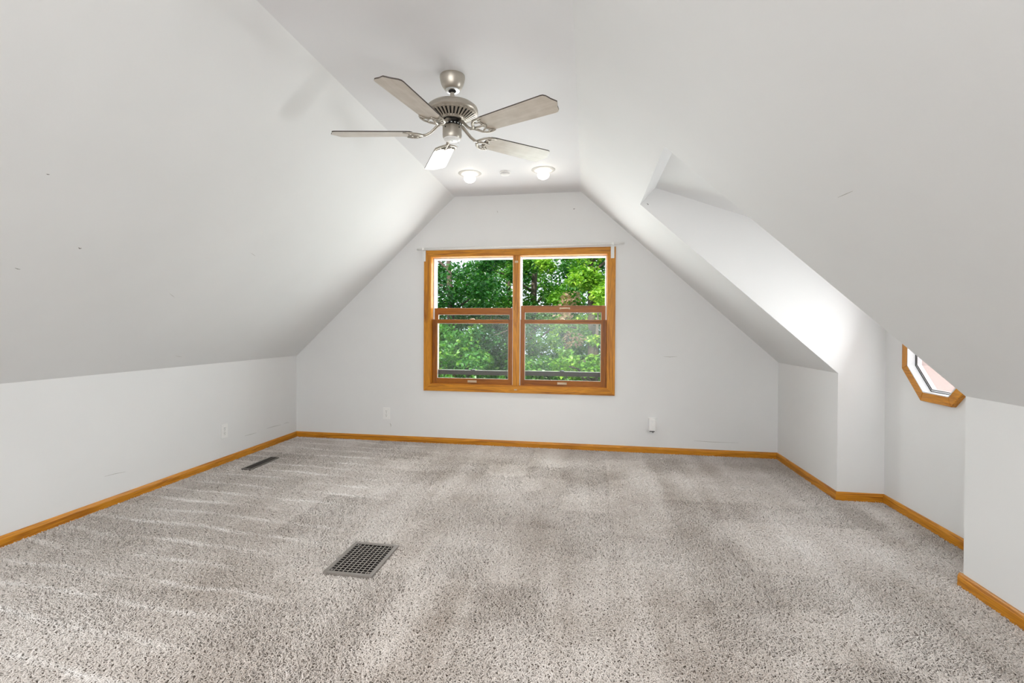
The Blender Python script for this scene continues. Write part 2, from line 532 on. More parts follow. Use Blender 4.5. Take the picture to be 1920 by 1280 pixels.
baseboard('baseboard_dormer_side', (XR, Y1), (XO, Y1), (0, -1), M_OAKX, 'short oak baseboard on the dormer side wall', 1, -1)
baseboard('baseboard_dormer_outer', (XO, Y1), (XO, Y2), (-1, 0), M_OAKY, 'oak baseboard beneath the octagonal window', -1, -1)
baseboard('baseboard_right_near', (XR, Y2 + 0.014), (XR, YB), (-1, 0), M_OAKY, 'oak baseboard at the right edge with mitred end', 0.0, -1)
baseboard('baseboard_dormer_near', (XO, Y2), (XR - 0.0, Y2), (0, 1), M_OAKX, 'oak baseboard on the hidden near side of the dormer', -1, 0)

# ------------------------------------------------------------------ double window in the far wall
win = bpy.data.objects.new('window_1', None)
COL.objects.link(win)
win.location = (-0.68, YF, WZ0)
struct(win, 'oak framed double window with both upper sashes lowered', 'window')
bpy.context.view_layer.update()
def wpart(o, parent=win):
    o.parent = parent
    o.matrix_parent_inverse = Matrix.Translation(-Vector(win.location)) if parent is win else Matrix.Identity(4)
    return o
TX0, TX1, TZ0, TZ1 = -1.626, 0.262, 0.521, 1.932      # casing outside
IX0, IX1, IZ0, IZ1 = -1.553, 0.189, 0.590, 1.866      # casing inside
yt0, yt1 = YF - 0.020, YF + 0.001
def casing(name, poly, m):
    bm = bmesh.new()
    bm_prism(bm, poly, 1, yt0, yt1)
    es = [e_ for e_ in bm.edges if all(abs(v.co.y - yt0) < 1e-6 for v in e_.verts)]
    bmesh.ops.bevel(bm, geom=es, offset=0.004, segments=2, affect='EDGES')
    return wpart(from_bm(name, bm, m))
casing('casing_top', [(TX0, TZ1), (TX1, TZ1), (IX1, IZ1), (IX0, IZ1)], M_OAKX)
casing('casing_bottom', [(TX0, TZ0), (TX1, TZ0), (IX1, IZ0), (IX0, IZ0)], M_OAKX)
casing('casing_side', [(TX0, TZ0), (TX0, TZ1), (IX0, IZ1), (IX0, IZ0)], M_OAKZ)
casing('casing_side', [(TX1, TZ0), (TX1, TZ1), (IX1, IZ1), (IX1, IZ0)], M_OAKZ)
# jamb boards lining the opening
for nm, a in (('jamb', (WX0, IX0 + 0.004, YF, YF + 0.05, WZ0, WZ1, M_OAKZ)), ('jamb', (IX1 - 0.004, WX1, YF, YF + 0.05, WZ0, WZ1, M_OAKZ)),
              ('head_jamb', (WX0, WX1, YF, YF + 0.05, IZ1 - 0.003, WZ1, M_OAKX)), ('sill', (WX0, WX1, YF, YF + 0.06, WZ0, IZ0 + 0.004, M_OAKX))):
    wpart(box(nm, *a[:6], a[6]))
MX0, MX1 = -0.719, -0.652
wpart(box('mullion', MX0, MX1, YF - 0.008, YF + 0.012, IZ0, IZ1, M_OAKZ, bev=0.003))
wpart(box('mullion_post', MX0 + 0.012, MX1 - 0.012, YF + 0.0125, YF + 0.15, IZ0, IZ1, M_SASHZ))
wpart(box('mullion_clip', MX0 + 0.017, MX1 - 0.017, YF - 0.010, YF - 0.0075, 1.795, 1.815, M_BRONZE))
wpart(box('casing_clip', -0.70, -0.672, YF - 0.0215, YF - 0.0195, 0.548, 0.560, M_BRONZE))
# white vinyl tracks and exterior frame
for x0, x1 in ((IX0 + 0.004, IX0 + 0.016), (MX0 - 0.006, MX0 + 0.012), (MX1 - 0.012, MX1 + 0.006), (IX1 - 0.016, IX1 - 0.004)):
    bm = bmesh.new()
    bm_box(bm, x0, x1, YF + 0.0505 if x0 < MX0 - 0.1 or x0 > MX1 else YF + 0.0125, YF + 0.155, IZ0, IZ1)
    xm = (x0 + x1) / 2
    wpart(from_bm('vinyl_track', bm, M_VINYL))
for xa, xb in ((IX0 + 0.016, MX0 - 0.006), (MX1 + 0.006, IX1 - 0.016)):
    wpart(box('head_track', xa, xb, YF + 0.0505, YF + 0.155, IZ1 - 0.014, IZ1, M_VINYL))
    wpart(box('outer_sill', xa, xb, YF + 0.06, YF + 0.20, WZ0 - 0.02, WZ0 + 0.008, M_VINYL))

def sash(name, x0, x1, z0, z1, y0, y1, st, top, bot, mx, mz, glass, extra=None):
    b_ = box(name, x0, x0 + st, y0, y1, z0, z1, mz, bev=0.0025)       # left stile carries the sash
    wpart(b_)
    def sub(nm, o):
        o.parent = b_
        return o
    sub('stile', box('stile', x1 - st, x1, y0, y1, z0, z1, mz, bev=0.0025))
    sub('rail', box('top_rail', x0 + st, x1 - st, y0 + 0.001, y1 - 0.001, z1 - top, z1, mx, bev=0.002))
    sub('rail', box('bottom_rail', x0 + st, x1 - st, y0 + 0.001, y1 - 0.001, z0, z0 + bot, extra or mx, bev=0.002))
    ym_ = (y0 + y1) / 2
    sub('pane', box('pane', x0 + st - 0.004, x1 - st + 0.004, ym_ - 0.002, ym_ + 0.002, z0 + bot - 0.004, z1 - top + 0.004, glass))
    # pale glazing bead round the pane
    bm = bmesh.new()
    g = 0.004
    gx0, gx1, gz0, gz1 = x0 + st, x1 - st, z0 + bot, z1 - top
    for a in ((gx0, gx0 + g, gz0, gz1), (gx1 - g, gx1, gz0, gz1), (gx0 + g, gx1 - g, gz0, gz0 + g), (gx0 + g, gx1 - g, gz1 - g, gz1)):
        bm_box(bm, a[0], a[1], ym_ - 0.010, ym_ - 0.0025, a[2], a[3])
    sub('bead', from_bm('glazing_bead', bm, M_BEAD))
    return b_
M_BEAD = simple('pale_glazing_bead', (0.62, 0.60, 0.52), 0.5)

def pull(parent, xc, zc, y0, m):
    bm = bmesh.new()
    bm_tube(bm, [(xc - 0.042, y0, zc), (xc - 0.036, y0 - 0.016, zc), (xc - 0.02, y0 - 0.022, zc), (xc + 0.02, y0 - 0.022, zc), (xc + 0.036, y0 - 0.016, zc), (xc + 0.042, y0, zc)], 0.0055, 8)
    for s in (-1, 1):
        bm_box(bm, xc + s * 0.044 - 0.008, xc + s * 0.044 + 0.008, y0 - 0.003, y0 + 0.002, zc - 0.008, zc + 0.008)
    o = from_bm('sash_pull', bm, m, parent)
    return o
def lift(parent, xc, zc, y0, m):
    bm = bmesh.new()
    bm_box(bm, xc - 0.046, xc + 0.046, y0 - 0.003, y0 + 0.002, zc - 0.010, zc + 0.012, 0.001)
    bm_box(bm, xc - 0.036, xc + 0.036, y0 - 0.022, y0 - 0.002, zc - 0.002, zc + 0.007, 0.002)
    o = from_bm('sash_lift', bm, m, parent)
    return o
def lock(parent, xc, zc, yc, m):
    bm = bmesh.new()
    bm_lathe(bm, [(0.0, zc + 0.012), (0.012, zc + 0.010), (0.022, zc + 0.002), (0.024, zc - 0.001), (0.0, zc - 0.001)], 16, xc, yc)
    bm_box(bm, xc - 0.028, xc + 0.012, yc - 0.014, yc - 0.004, zc + 0.001, zc + 0.009, 0.002)
    return from_bm('sash_lock', bm, m, parent)

for (ax0, ax1, upz) in ((IX0 + 0.006, MX0 + 0.004, 1.352), (MX1 - 0.004, IX1 - 0.006, 1.374)):
    xc = (ax0 + ax1) / 2
    low = sash('lower_sash', ax0, ax1, IZ0 + 0.002, 1.240, YF + 0.018, YF + 0.050, 0.052, 0.038, 0.056, M_SASHX, M_SASHZ, M_GLASS)
    lift(low, xc, IZ0 + 0.030, YF + 0.018, M_BRONZE)
    lock(low, xc, 1.2405, YF + 0.036, M_BRONZE)
    hz = upz - 1.352
    upr = sash('upper_sash', ax0 + 0.006, ax1 - 0.006, 0.682 + hz * 0.2, upz + 0.005, YF + 0.064, YF + 0.098, 0.040, 0.066, 0.044, M_SASHX, M_SASHZ, M_GLASS, M_RAIL_SHADE)
    if upz > 1.36:
        pull(upr, xc + 0.02, upz - 0.022, YF + 0.064, M_BRONZE)
    lock(upr, xc, 0.727 + hz * 0.2, YF + 0.080, M_BLACK)

# ------------------------------------------------------------------ octagonal dormer window
oc = bpy.data.objects.new('window_2', None)
COL.objects.link(oc)
oc.location = (XO, OCY, OCZ)
struct(oc, 'small octagonal window with thick oak casing in the dormer', 'window')
bpy.context.view_layer.update()
def opart(o):
    o.parent = oc
    o.matrix_parent_inverse = Matrix.Translation(-Vector(oc.location))
    return o
oA, oB = octa(0.303), octa(0.252)
for k in range(8):
    bm = bmesh.new()
    bm_prism(bm, [oA[k], oA[(k + 1) % 8], oB[(k + 1) % 8], oB[k]], 0, XO - 0.026, XO + 0.0005)
    es = [e_ for e_ in bm.edges if all(abs(v.co.x - (XO - 0.026)) < 1e-6 for v in e_.verts)]
    bmesh.ops.bevel(bm, geom=es, offset=0.003, segments=1, affect='EDGES')
    opart(from_bm('casing', bm, M_OAKZ if k in (3, 7) else M_OAKY))
def oring(name, a1, a0, x0, x1, m):
    bm = bmesh.new()
    ring_poly(bm, octa(a1), octa(a0), 0, x0, x1)
    return opart(from_bm(name, bm, m))
oring('jamb', 0.2515, 0.246, XO - 0.025, XO + 0.052, M_VINYL)
oring('jamb_back', 0.2625, 0.2516, XO + 0.001, XO + 0.052, M_VINYL)
oring('sash', 0.246, 0.232, XO + 0.020, XO + 0.045, M_VINYL)
oring('outer_frame', 0.262, 0.246, XO + 0.053, XO + 0.34, simple('pinkish_exterior_trim', (0.50, 0.405, 0.375), 0.6))
oring('outer_drip_edge', 0.264, 0.243, XO + 0.3405, XO + 0.352, M_BLACK)
oring('gasket', 0.2465, 0.2435, XO + 0.0165, XO + 0.0198, M_BLACK)
oring('gasket', 0.2345, 0.2315, XO + 0.0165, XO + 0.0198, M_BLACK)
bm = bmesh.new()
bm_prism(bm, octa(0.236), 0, XO + 0.030, XO + 0.034)
opart(from_bm('pane', bm, M_CLEAR))

# ------------------------------------------------------------------ curtain rod
cr = thing('curtain_rod', 'thin white curtain rod above the double window on two brackets', 'curtain rod', (-0.68, YF - 0.05, 1.95))
def cpart(o):
    o.parent = cr
    o.matrix_parent_inverse = Matrix.Translation(-Vector(cr.location))
    return o
bpy.context.view_layer.update()
RZ0, RZ1 = 1.940, 1.957
rx0, rx1 = -1.688, 0.338
def rz(x): return RZ0 + (RZ1 - RZ0) * (x - rx0) / (rx1 - rx0)
cpart(tube('rod', [(rx0, YF - 0.055, RZ0), (-0.68, YF - 0.055, rz(-0.68)), (rx1, YF - 0.055, RZ1)], 0.0065, M_ROD, n=12, flat=1.5))
for x in (-1.622, 0.232):
    b_ = cpart(box('bracket', x - 0.016, x + 0.016, YF - 0.026, YF - 0.0205, 1.822, rz(x) + 0.004, M_ROD, bev=0.001))
    for s in (-1, 1):
        o = box('bracket_lip', x + s * 0.013 - 0.003, x + s * 0.013 + 0.003, YF - 0.034, YF - 0.026, 1.824, rz(x) - 0.004, M_ROD)
        o.parent = b_
    o = box('bracket_arm', x - 0.008, x + 0.008, YF - 0.062, YF - 0.026, rz(x) - 0.010, rz(x) - 0.0066, M_ROD)
    o.parent = b_
    o = box('bracket_hook', x - 0.010, x + 0.010, YF - 0.066, YF - 0.062, rz(x) - 0.010, rz(x) + 0.012, M_ROD)
    o.parent = b_

# ------------------------------------------------------------------ outlets
def outlet(label, loc, rotz, with_face=True):
    t = thing('wall_outlet', label, 'outlet', loc, 'wall outlets')
    t.rotation_euler = (0, 0, rotz)
    # local: plate faces -y, base at z=0
    box('cover_plate', -0.037, 0.037, -0.006, 0.0, 0, 0.119, M_WHITE, t, bev=0.0022)
    if with_face:
        for zc in (0.038, 0.081):
            bm = bmesh.new()
            pts = []
            for k in range(24):
                a = 2 * math.pi * k / 24
                pts.append((max(-0.0145, min(0.0145, 0.0185 * math.cos(a))), zc + 0.0165 * math.sin(a)))
            bm_prism(bm, pts, 1, -0.0085, -0.0055)
            rc = from_bm('receptacle', bm, M_WHITE, t)
            for sx, hh in ((-0.0065, 0.0045), (0.0065, 0.0035)):
                box('slot', sx - 0.0012, sx + 0.0012, -0.0090, -0.0084, zc + 0.001, zc + 0.001 + 2 * hh, M_DARK, rc)
            box('slot', -0.0025, 0.0025, -0.0090, -0.0084, zc - 0.011, zc - 0.006, M_DARK, rc)
        box('screw', -0.0025, 0.0025, -0.0072, -0.0058, 0.057, 0.062, M_CHROME, t)
    return t
outlet('white double outlet low on the left knee wall', (XL, 3.707, 0.209), math.radians(90))
outlet('white double outlet on the far wall left of the window', (-2.026, YF, 0.214), 0)
o3 = outlet('white outlet on the far wall mostly covered by a plug-in box', (0.612, YF, 0.208), 0)
ad = thing('plug_in_box', 'white plug-in box hanging off the outlet right of the window', 'plug', (0.604, YF - 0.009, 0.205))
box('body', -0.030, 0.026, -0.052, 0.0, 0.004, 0.116, M_WHITE, ad, bev=0.004)
box('base_flange', -0.024, 0.020, -0.046, -0.004, -0.004, 0.0042, M_BLACK, ad, bev=0.001)
tube('prong', [(0.002, -0.02, -0.003), (0.006, -0.02, -0.012), (0.011, -0.02, -0.018)], 0.003, M_BLACK, ad)
box('button', -0.006, 0.006, -0.0535, -0.0515, 0.086, 0.094, M_VINYL, ad, bev=0.0005)

# ------------------------------------------------------------------ floor return grille and register
gr = thing('return_air_grille', 'grey metal return air grille set flush in the middle of the carpet', 'floor vent', (-1.099, 2.297, 0.0))
gw, gl_ = 0.1225, 0.168
bm = bmesh.new()
fr = 0.020
for a in ((-gw, -gw + fr, -gl_, gl_), (gw - fr, gw, -gl_, gl_), (-gw + fr, gw - fr, -gl_, -gl_ + fr), (-gw + fr, gw - fr, gl_ - fr, gl_)):
    bm_box(bm, a[0], a[1], a[2], a[3], -0.012, 0.0045, 0.0015)
from_bm('frame', bm, M_GRILLE, gr)
box('duct_shade_plate', -gw + fr, gw - fr, -gl_ + fr, gl_ - fr, -0.0135, -0.0005, M_DUCT_SHADE, gr)  # solid black plate painting the shade inside the duct opening
iw, il = gw - fr, gl_ - fr
nb = 9
for k in range(1, nb):
    x = -iw + 2 * iw * k / nb
    box('bar', x - 0.0011, x + 0.0011, -il, il, -0.0005, 0.0024, M_GRILLE_L, gr)
nc = 14
for k in range(1, nc):
    y = -il + 2 * il * k / nc
    box('cross_bar', -iw, iw, y - 0.0020, y + 0.0020, -0.0006, 0.0012, M_CROSS, gr)
for sx in (-1, 1):
    for sy in (-1, 1):
        bm = bmesh.new()
        bm_lathe(bm, [(0, 0.0052), (0.004, 0.0046), (0.005, 0.0032), (0.005, 0.0)], 12, sx * (iw - 0.010), sy * (il - 0.010))
        from_bm('screw', bm, M_GRILLE, gr, True)

rg = thing('floor_register', 'narrow dark floor register beside the left knee wall', 'floor vent', (-2.722, 3.752, 0.0))
rw, rl = 0.042, 0.188
bm = bmesh.new()
for a in ((-rw, -rw + 0.014, -rl, rl), (rw - 0.008, rw, -rl, rl), (-rw + 0.014, rw - 0.008, -rl, -rl + 0.014), (-rw + 0.014, rw - 0.008, rl - 0.014, rl)):
    bm_box(bm, a[0], a[1], a[2], a[3], -0.012, 0.0035, 0.001)
from_bm('frame', bm, simple('taupe_register_frame', (0.16, 0.145, 0.13), 0.45, 0.3), rg)
box('duct_shade_plate', -rw + 0.014, rw - 0.008, -rl + 0.014, rl - 0.014, -0.0135, -0.0003, M_DARK, rg)  # near-black plate; shade below the louvers put into its colour
for k in range(22):
    y = -rl + 0.02 + k * (2 * rl - 0.04) / 21
    box('louver', -rw + 0.014, rw - 0.008, y - 0.0018, y + 0.0018, -0.0002, 0.0022, M_REG, rg)
box('divider', -0.001, 0.005, -rl + 0.014, rl - 0.014, 0.0, 0.0028, M_REG, rg)

# ------------------------------------------------------------------ recessed ceiling lights and detector
def downlight(label, x, y, watts, cone):
    t = thing('recessed_ceiling_light', label, 'ceiling light', (x, y, H), 'recessed ceiling lights')
    lathe('trim_ring', [(0.068, -0.001), (0.072, -0.007), (0.090, -0.005), (0.098, -0.0015), (0.098, 0.0), (0.068, 0.0)], M_TRIMRING, t, 40)
    lathe('baffle', [(0.068, -0.001), (0.060, -0.0015), (0.058, -0.0005), (0.068, 0.0)], M_TRIMRING, t, 40)
    lathe('socket_collar', [(0.026, -0.0005), (0.026, -0.005), (0.0, -0.005)], M_CHROME, t, 24)
    lathe('bulb', [(0.022, -0.0055), (0.036, -0.014), (0.046, -0.028), (0.050, -0.043), (0.047, -0.056), (0.037, -0.068), (0.020, -0.076), (0.0, -0.078)], M_BULB, t, 32)
    d = bpy.data.lights.new('bulb_beam', 'SPOT')
    d.energy = watts
    d.color = (1.0, 0.955, 0.89)
    d.spot_size = math.radians(cone)
    d.spot_blend = 1.0
    d.shadow_soft_size = 0.045
    o = bpy.data.objects.new('bulb_beam', d)
    COL.objects.link(o)
    o.parent = t
    o.location = (0, 0, -0.130)
    return t
downlight('lit recessed ceiling light left of the small round detector', -0.990, 4.060, 18, 84)
downlight('lit recessed ceiling light right of the small round detector', -0.366, 4.058, 18, 84)
downlight('added recessed ceiling light out of view, towards the left slope', -0.990, 0.90, 26, 135)  # this pair is added out of view to brighten floor and near room
downlight('added recessed ceiling light out of view, towards the right slope', -0.366, 0.90, 26, 135)
sd = thing('smoke_detector', 'small round white detector on the ceiling between two lit lights', 'detector', (-0.688, 4.070, H))
lathe('base', [(0.043, 0.0), (0.043, -0.010), (0.040, -0.012), (0.0, -0.012)], M_WHITE, sd, 32)
lathe('cap', [(0.037, -0.0125), (0.037, -0.022), (0.030, -0.028), (0.012, -0.030), (0.0, -0.030)], M_WHITE, sd, 32)
lathe('grille_ring', [(0.0385, -0.014), (0.0395, -0.016), (0.0385, -0.018)], M_VINYL, sd, 32)

# ------------------------------------------------------------------ ceiling fan
FX, FY = -0.700, 2.479
fan = thing('ceiling_fan', 'five blade nickel ceiling fan on a short rod', 'ceiling fan', (FX, FY, H))
BZ = 2.168 - H                          # blade plane, local
lathe('canopy', [(0.0645, 0.0), (0.0655, -0.006), (0.0650, -0.014), (0.0630, -0.024), (0.0585, -0.042), (0.0500, -0.058), (0.0410, -0.069), (0.0370, -0.072), (0.0, -0.072)], M_NICKEL, fan)
lathe('canopy_ring', [(0.036, -0.0722), (0.036, -0.077), (0.021, -0.078), (0.021, -0.0725)], M_CHROME, fan)
lathe('hanger_ball', [(0.0205, -0.0725), (0.019, -0.082), (0.0125, -0.087), (0.0, -0.087)], M_BLACK, fan, 24)
lathe('downrod', [(0.0, -0.0875), (0.0118, -0.0875), (0.0118, -0.132), (0.016, -0.134), (0.016, -0.142), (0.0, -0.142)], M_NICKEL, fan, 24)
lathe('motor_housing', [(0.0, -0.139), (0.045, -0.1405), (0.085, -0.146), (0.115, -0.156), (0.131, -0.169), (0.1345, -0.179), (0.1345, -0.190), (0.130, -0.196), (0.116, -0.199), (0.0, -0.199)], M_NICKEL, fan, 64)
lathe('vent_cone', [(0.112, -0.1995), (0.062, -0.2265), (0.0, -0.2265)], M_DARK, fan, 48)
bm = bmesh.new()
nr = 34
for k in range(nr):
    a = 2 * math.pi * k / nr
    Rm = Matrix.Rotation(a, 4, 'Z')
    i0 = len(bm.verts)
    vs = []
    for (r, z, w) in ((0.125, -0.198, 0.0062), (0.068, -0.2290, 0.0034)):
        for s in (-1, 1):
            for h in (0.0, -0.004):
                vs.append(bm.verts.new(Rm @ Vector((r, s * w, z + h))))
    q = [(0, 1, 3, 2), (4, 6, 7, 5), (0, 4, 5, 1), (2, 3, 7, 6), (0, 2, 6, 4), (1, 5, 7, 3)]
    for f in q:
        bm.faces.new([vs[i] for i in f])
bm_lathe(bm, [(0.128, -0.1965), (0.121, -0.2035), (0.116, -0.2045), (0.114, -0.1995)], 64)
bm_lathe(bm, [(0.076, -0.2235), (0.070, -0.2335), (0.060, -0.2350), (0.052, -0.230)], 48)
o = from_bm('vent_ribs', bm, M_NICKEL, fan, True)
o.data.set_sharp_from_angle(angle=math.radians(35))
lathe('flywheel', [(0.050, -0.2300), (0.050, -0.2440), (0.040, -0.2480), (0.040, -0.262), (0.0, -0.262)], M_BLACK, fan, 40)
lathe('switch_housing', [(0.0, -0.2622), (0.047, -0.2622), (0.0495, -0.266), (0.0495, -0.305), (0.0480, -0.318), (0.044, -0.325), (0.0, -0.325)], M_NICKEL, fan, 48)
lathe('bottom_cap', [(0.0435, -0.3252), (0.0420, -0.3300), (0.030, -0.3340), (0.004, -0.3355), (0.0, -0.3355)], M_WHITE, fan, 40)
lathe('cap_hole', [(0.0032, -0.3345), (0.0032, -0.3362), (0.0, -0.3362)], M_BLACK, fan, 12)
for k in range(4):
    a = math.radians(-118 + k * 90)
    tube('screw', [(0.0485 * math.cos(a), 0.0485 * math.sin(a), -0.276), (0.0515 * math.cos(a), 0.0515 * math.sin(a), -0.276)], 0.0035, M_BLACK, fan)
for k in range(6):
    a = math.radians(-130 + k * 25)
    tube('bolt', [(0.041 * math.cos(a), 0.041 * math.sin(a), -0.252), (0.045 * math.cos(a), 0.045 * math.sin(a), -0.252)], 0.0045, M_CHROME, fan)
tube('pull_chain', [(0.026, 0.018, -0.325), (0.027, 0.019, -0.345), (0.027, 0.019, -0.362)], 0.0016, M_CHROME, fan)

def blade_outline():
    pts = []
    def edge(s):
        out = [(0.200, 0.020 * s), (0.203, 0.040 * s), (0.212, 0.054 * s), (0.230, 0.0575 * s), (0.40, 0.063 * s), (0.590, 0.0685 * s)]
        # ogee from the shoulder to the pointed middle of the tip
        out += [(0.602, 0.0665 * s), (0.612, 0.057 * s), (0.617, 0.044 * s), (0.621, 0.030 * s), (0.630, 0.014 * s)]
        return out
    a = edge(1)
    b = edge(-1)
    return a + [(0.637, 0.0)] + b[::-1]
def make_blade_meshes():
    pts = blade_outline()
    bm = bmesh.new()
    vb = [bm.verts.new((x, y, -0.003)) for x, y in pts]
    bm.faces.new(vb)
    vt = [bm.verts.new((x, y, 0.003)) for x, y in pts]
    bm.faces.new(vt[::-1])
    n = len(pts)
    side = []
    for i in range(n):
        side.append(bm.faces.new((vb[i], vb[(i + 1) % n], vt[(i + 1) % n], vt[i])))
    for f in side:
        f.material_index = 1
    bmesh.ops.recalc_face_normals(bm, faces=bm.faces[:])
    me = bpy.data.meshes.new('blade')
    bm.to_mesh(me)
    bm.free()
    me.materials.append(M_BLADE)
    me.materials.append(M_BLADE_EDGE)
    # bracket: arm, crown shaped fork, screws (blade-local, tilted with the blade)
    bm = bmesh.new()
    for s in (-1, 1):
        bm_tube(bm, [(0.150, 0, -0.008), (0.160, 0.018 * s, -0.008), (0.174, 0.040 * s, -0.0085), (0.194, 0.0555 * s, -0.0085), (0.222, 0.0600 * s, -0.008), (0.246, 0.0570 * s, -0.0065)],
                [0.0085, 0.0080, 0.0075, 0.0072, 0.0065, 0.0035], 8, 0.7)
        bm_tube(bm, [(0.246, 0.0570 * s, -0.0065), (0.222, 0.043 * s, -0.0065), (0.210, 0.028 * s, -0.0065), (0.214, 0.014 * s, -0.0065), (0.226, 0.0, -0.0065)],
                [0.0035, 0.0042, 0.0045, 0.0045, 0.0045], 8, 0.7)
        bm_tube(bm, [(0.178, 0.044 * s, -0.008), (0.196, 0.030 * s, -0.008), (0.210, 0.028 * s, -0.007)], [0.005, 0.0045, 0.004], 8, 0.7)
    bm_tube(bm, [(0.145, 0, -0.008), (0.185, 0, -0.0085), (0.226, 0, -0.0068)], [0.0085, 0.0065, 0.005], 8, 0.7)
    bmesh.ops.recalc_face_normals(bm, faces=bm.faces[:])
    mb = bpy.data.meshes.new('bracket')
    bm.to_mesh(mb)
    bm.free()
    for p in mb.polygons:
        p.use_smooth = True
    mb.materials.append(M_NICKEL)
    bm = bmesh.new()
    bm_lathe(bm, [(0, -0.0125), (0.004, -0.0118), (0.0055, -0.0095), (0.0055, -0.003)], 12)
    bmesh.ops.recalc_face_normals(bm, faces=bm.faces[:])
    ms = bpy.data.meshes.new('screw')
    bm.to_mesh(ms)
    bm.free()
    ms.materials.append(M_NICKEL)
    return me, mb, ms
BM_, BB_, BS_ = make_blade_meshes()
PITCH_B = math.radians(-10.5)           # counter-clockwise edge hangs lower
TILTX, TILTY = -0.005, 0.015
for k in range(5):
    ang = -1.7437 + k * 2 * math.pi / 5
    slope = TILTX * math.cos(ang) + TILTY * math.sin(ang)
    Mx = Matrix.Translation((0, 0, BZ)) @ Matrix.Rotation(ang, 4, 'Z') @ Matrix.Rotation(-math.atan(slope), 4, 'Y') @ Matrix.Rotation(PITCH_B, 4, 'X')
    b_ = link('blade', BM_, None, fan)
    b_.matrix_local = Mx
    br = link('blade_bracket', BB_, None, fan)
    br.matrix_local = Mx
    arm = tube('bracket_arm', [(0.042, 0, 0.058), (0.066, 0, 0.050), (0.090, 0, 0.026), (0.112, 0, 0.006), (0.134, 0, -0.006), (0.152, 0, -0.0085)],
               [0.0115, 0.0105, 0.0095, 0.009, 0.009, 0.0088], M_NICKEL, None, 10, 0.75)
    arm.parent = br
    arm.matrix_local = Matrix.Rotation(-PITCH_B * 0.5, 4, 'X')
    for (sx, sy) in ((0.216, 0.046), (0.216, -0.046), (0.224, 0.0)):
        sc_ = link('screw', BS_, None, br)
        sc_.location = (sx, sy, 0)

# ------------------------------------------------------------------ carpet
def carpet_mat():
    m, nt, b = mat('carpet_yarn')
    geo = node(nt, 'ShaderNodeNewGeometry')
    sep = node(nt, 'ShaderNodeSeparateXYZ')
    nt.links.new(geo.outputs['Position'], sep.inputs[0])
    def math_(op, a, b_=None, c=None):
        n = node(nt, 'ShaderNodeMath', operation=op)
        for i, v in enumerate((a, b_, c)):
            if v is None:
                continue
            if isinstance(v, (int, float)):
                n.inputs[i].default_value = v
            else:
                nt.links.new(v, n.inputs[i])
        return n.outputs[0]
    X, Y = sep.outputs['X'], sep.outputs['Y']
    # broad nap patches
    n1 = node(nt, 'ShaderNodeTexNoise', Scale=1.1, Detail=3.0, Roughness=0.6)
    nt.links.new(geo.outputs['Position'], n1.inputs['Vector'])
    # vacuum tracks running in from the left wall
    nd = node(nt, 'ShaderNodeTexNoise', Scale=1.6, Detail=1.0)
    nt.links.new(geo.outputs['Position'], nd.inputs['Vector'])
    ph = math_('ADD', math_('MULTIPLY', Y, 5.6), math_('ADD', math_('MULTIPLY', X, 0.42), math_('MULTIPLY', nd.outputs['Fac'], 0.9)))
    saw = math_('FRACT', ph)
    line = math_('SMOOTH_MIN', math_('MULTIPLY', math_('ABSOLUTE', math_('SUBTRACT', saw, 0.5)), 7.0), 1.0, 0.3)   # 0 on the ridge
    ridge = math_('SUBTRACT', 1.0, line)
    mr = node(nt, 'ShaderNodeMapRange', interpolation_type='SMOOTHSTEP')
    mr.inputs['From Min'].default_value = -1.15
    mr.inputs['From Max'].default_value = -1.75
    wob = node(nt, 'ShaderNodeTexNoise', Scale=2.2, Detail=1.0)
    nt.links.new(geo.outputs['Position'], wob.inputs['Vector'])
    nt.links.new(math_('ADD', X, math_('MULTIPLY', math_('SUBTRACT', wob.outputs['Fac'], 0.5), 1.2)), mr.inputs['Value'])
    brk = node(nt, 'ShaderNodeTexNoise', Scale=2.6, Detail=2.0)
    nt.links.new(geo.outputs['Position'], brk.inputs['Vector'])
    gate = math_('MULTIPLY', math_('MAXIMUM', math_('SUBTRACT', brk.outputs['Fac'], 0.34), 0.0), 4.0)
    tracks = math_('MULTIPLY', math_('MULTIPLY', math_('MAXIMUM', ridge, 0.0), mr.outputs[0]), math_('MINIMUM', gate, 1.3))
    # faint long strokes running away from the viewer on the right half
    mp = node(nt, 'ShaderNodeMapping')
    mp.inputs['Scale'].default_value = (4.5, 0.45, 1.0)
    mp.inputs['Rotation'].default_value = (0, 0, math.radians(-6))
    nt.links.new(geo.outputs['Position'], mp.inputs['Vector'])
    n3 = node(nt, 'ShaderNodeTexNoise', Scale=1.0, Detail=2.0)
    nt.links.new(mp.outputs['Vector'], n3.inputs['Vector'])
    inv = math_('SUBTRACT', 1.0, mr.outputs[0])
    strokes = math_('MULTIPLY', math_('SUBTRACT', n3.outputs['Fac'], 0.5), inv)
    # yarn flecks
    n4 = node(nt, 'ShaderNodeTexNoise', Scale=260.0, Detail=1.0)
    nt.links.new(geo.outputs['Position'], n4.inputs['Vector'])
    f = math_('ADD', math_('SUBTRACT', math_('MULTIPLY', n1.outputs['Fac'], 0.95), 0.10), math_('MULTIPLY', strokes, 0.55))
    f = math_('ADD', f, math_('MULTIPLY', tracks, 0.34))
    f = math_('ADD', f, math_('MULTIPLY', math_('SUBTRACT', n4.outputs['Fac'], 0.5), 0.85))
    r = ramp(nt, [(0.10, (0.40, 0.345, 0.30)), (0.42, (0.695, 0.645, 0.61)), (0.82, (0.88, 0.85, 0.83))])
    nt.links.new(f, r.inputs['Fac'])
    nt.links.new(r.outputs['Color'], b.inputs['Base Color'])
    b.inputs['Roughness'].default_value = 0.9
    b.inputs['Specular IOR Level'].default_value = 0.1
    b.inputs['Sheen Weight'].default_value = 0.15
    return m
M_CARPET = carpet_mat()
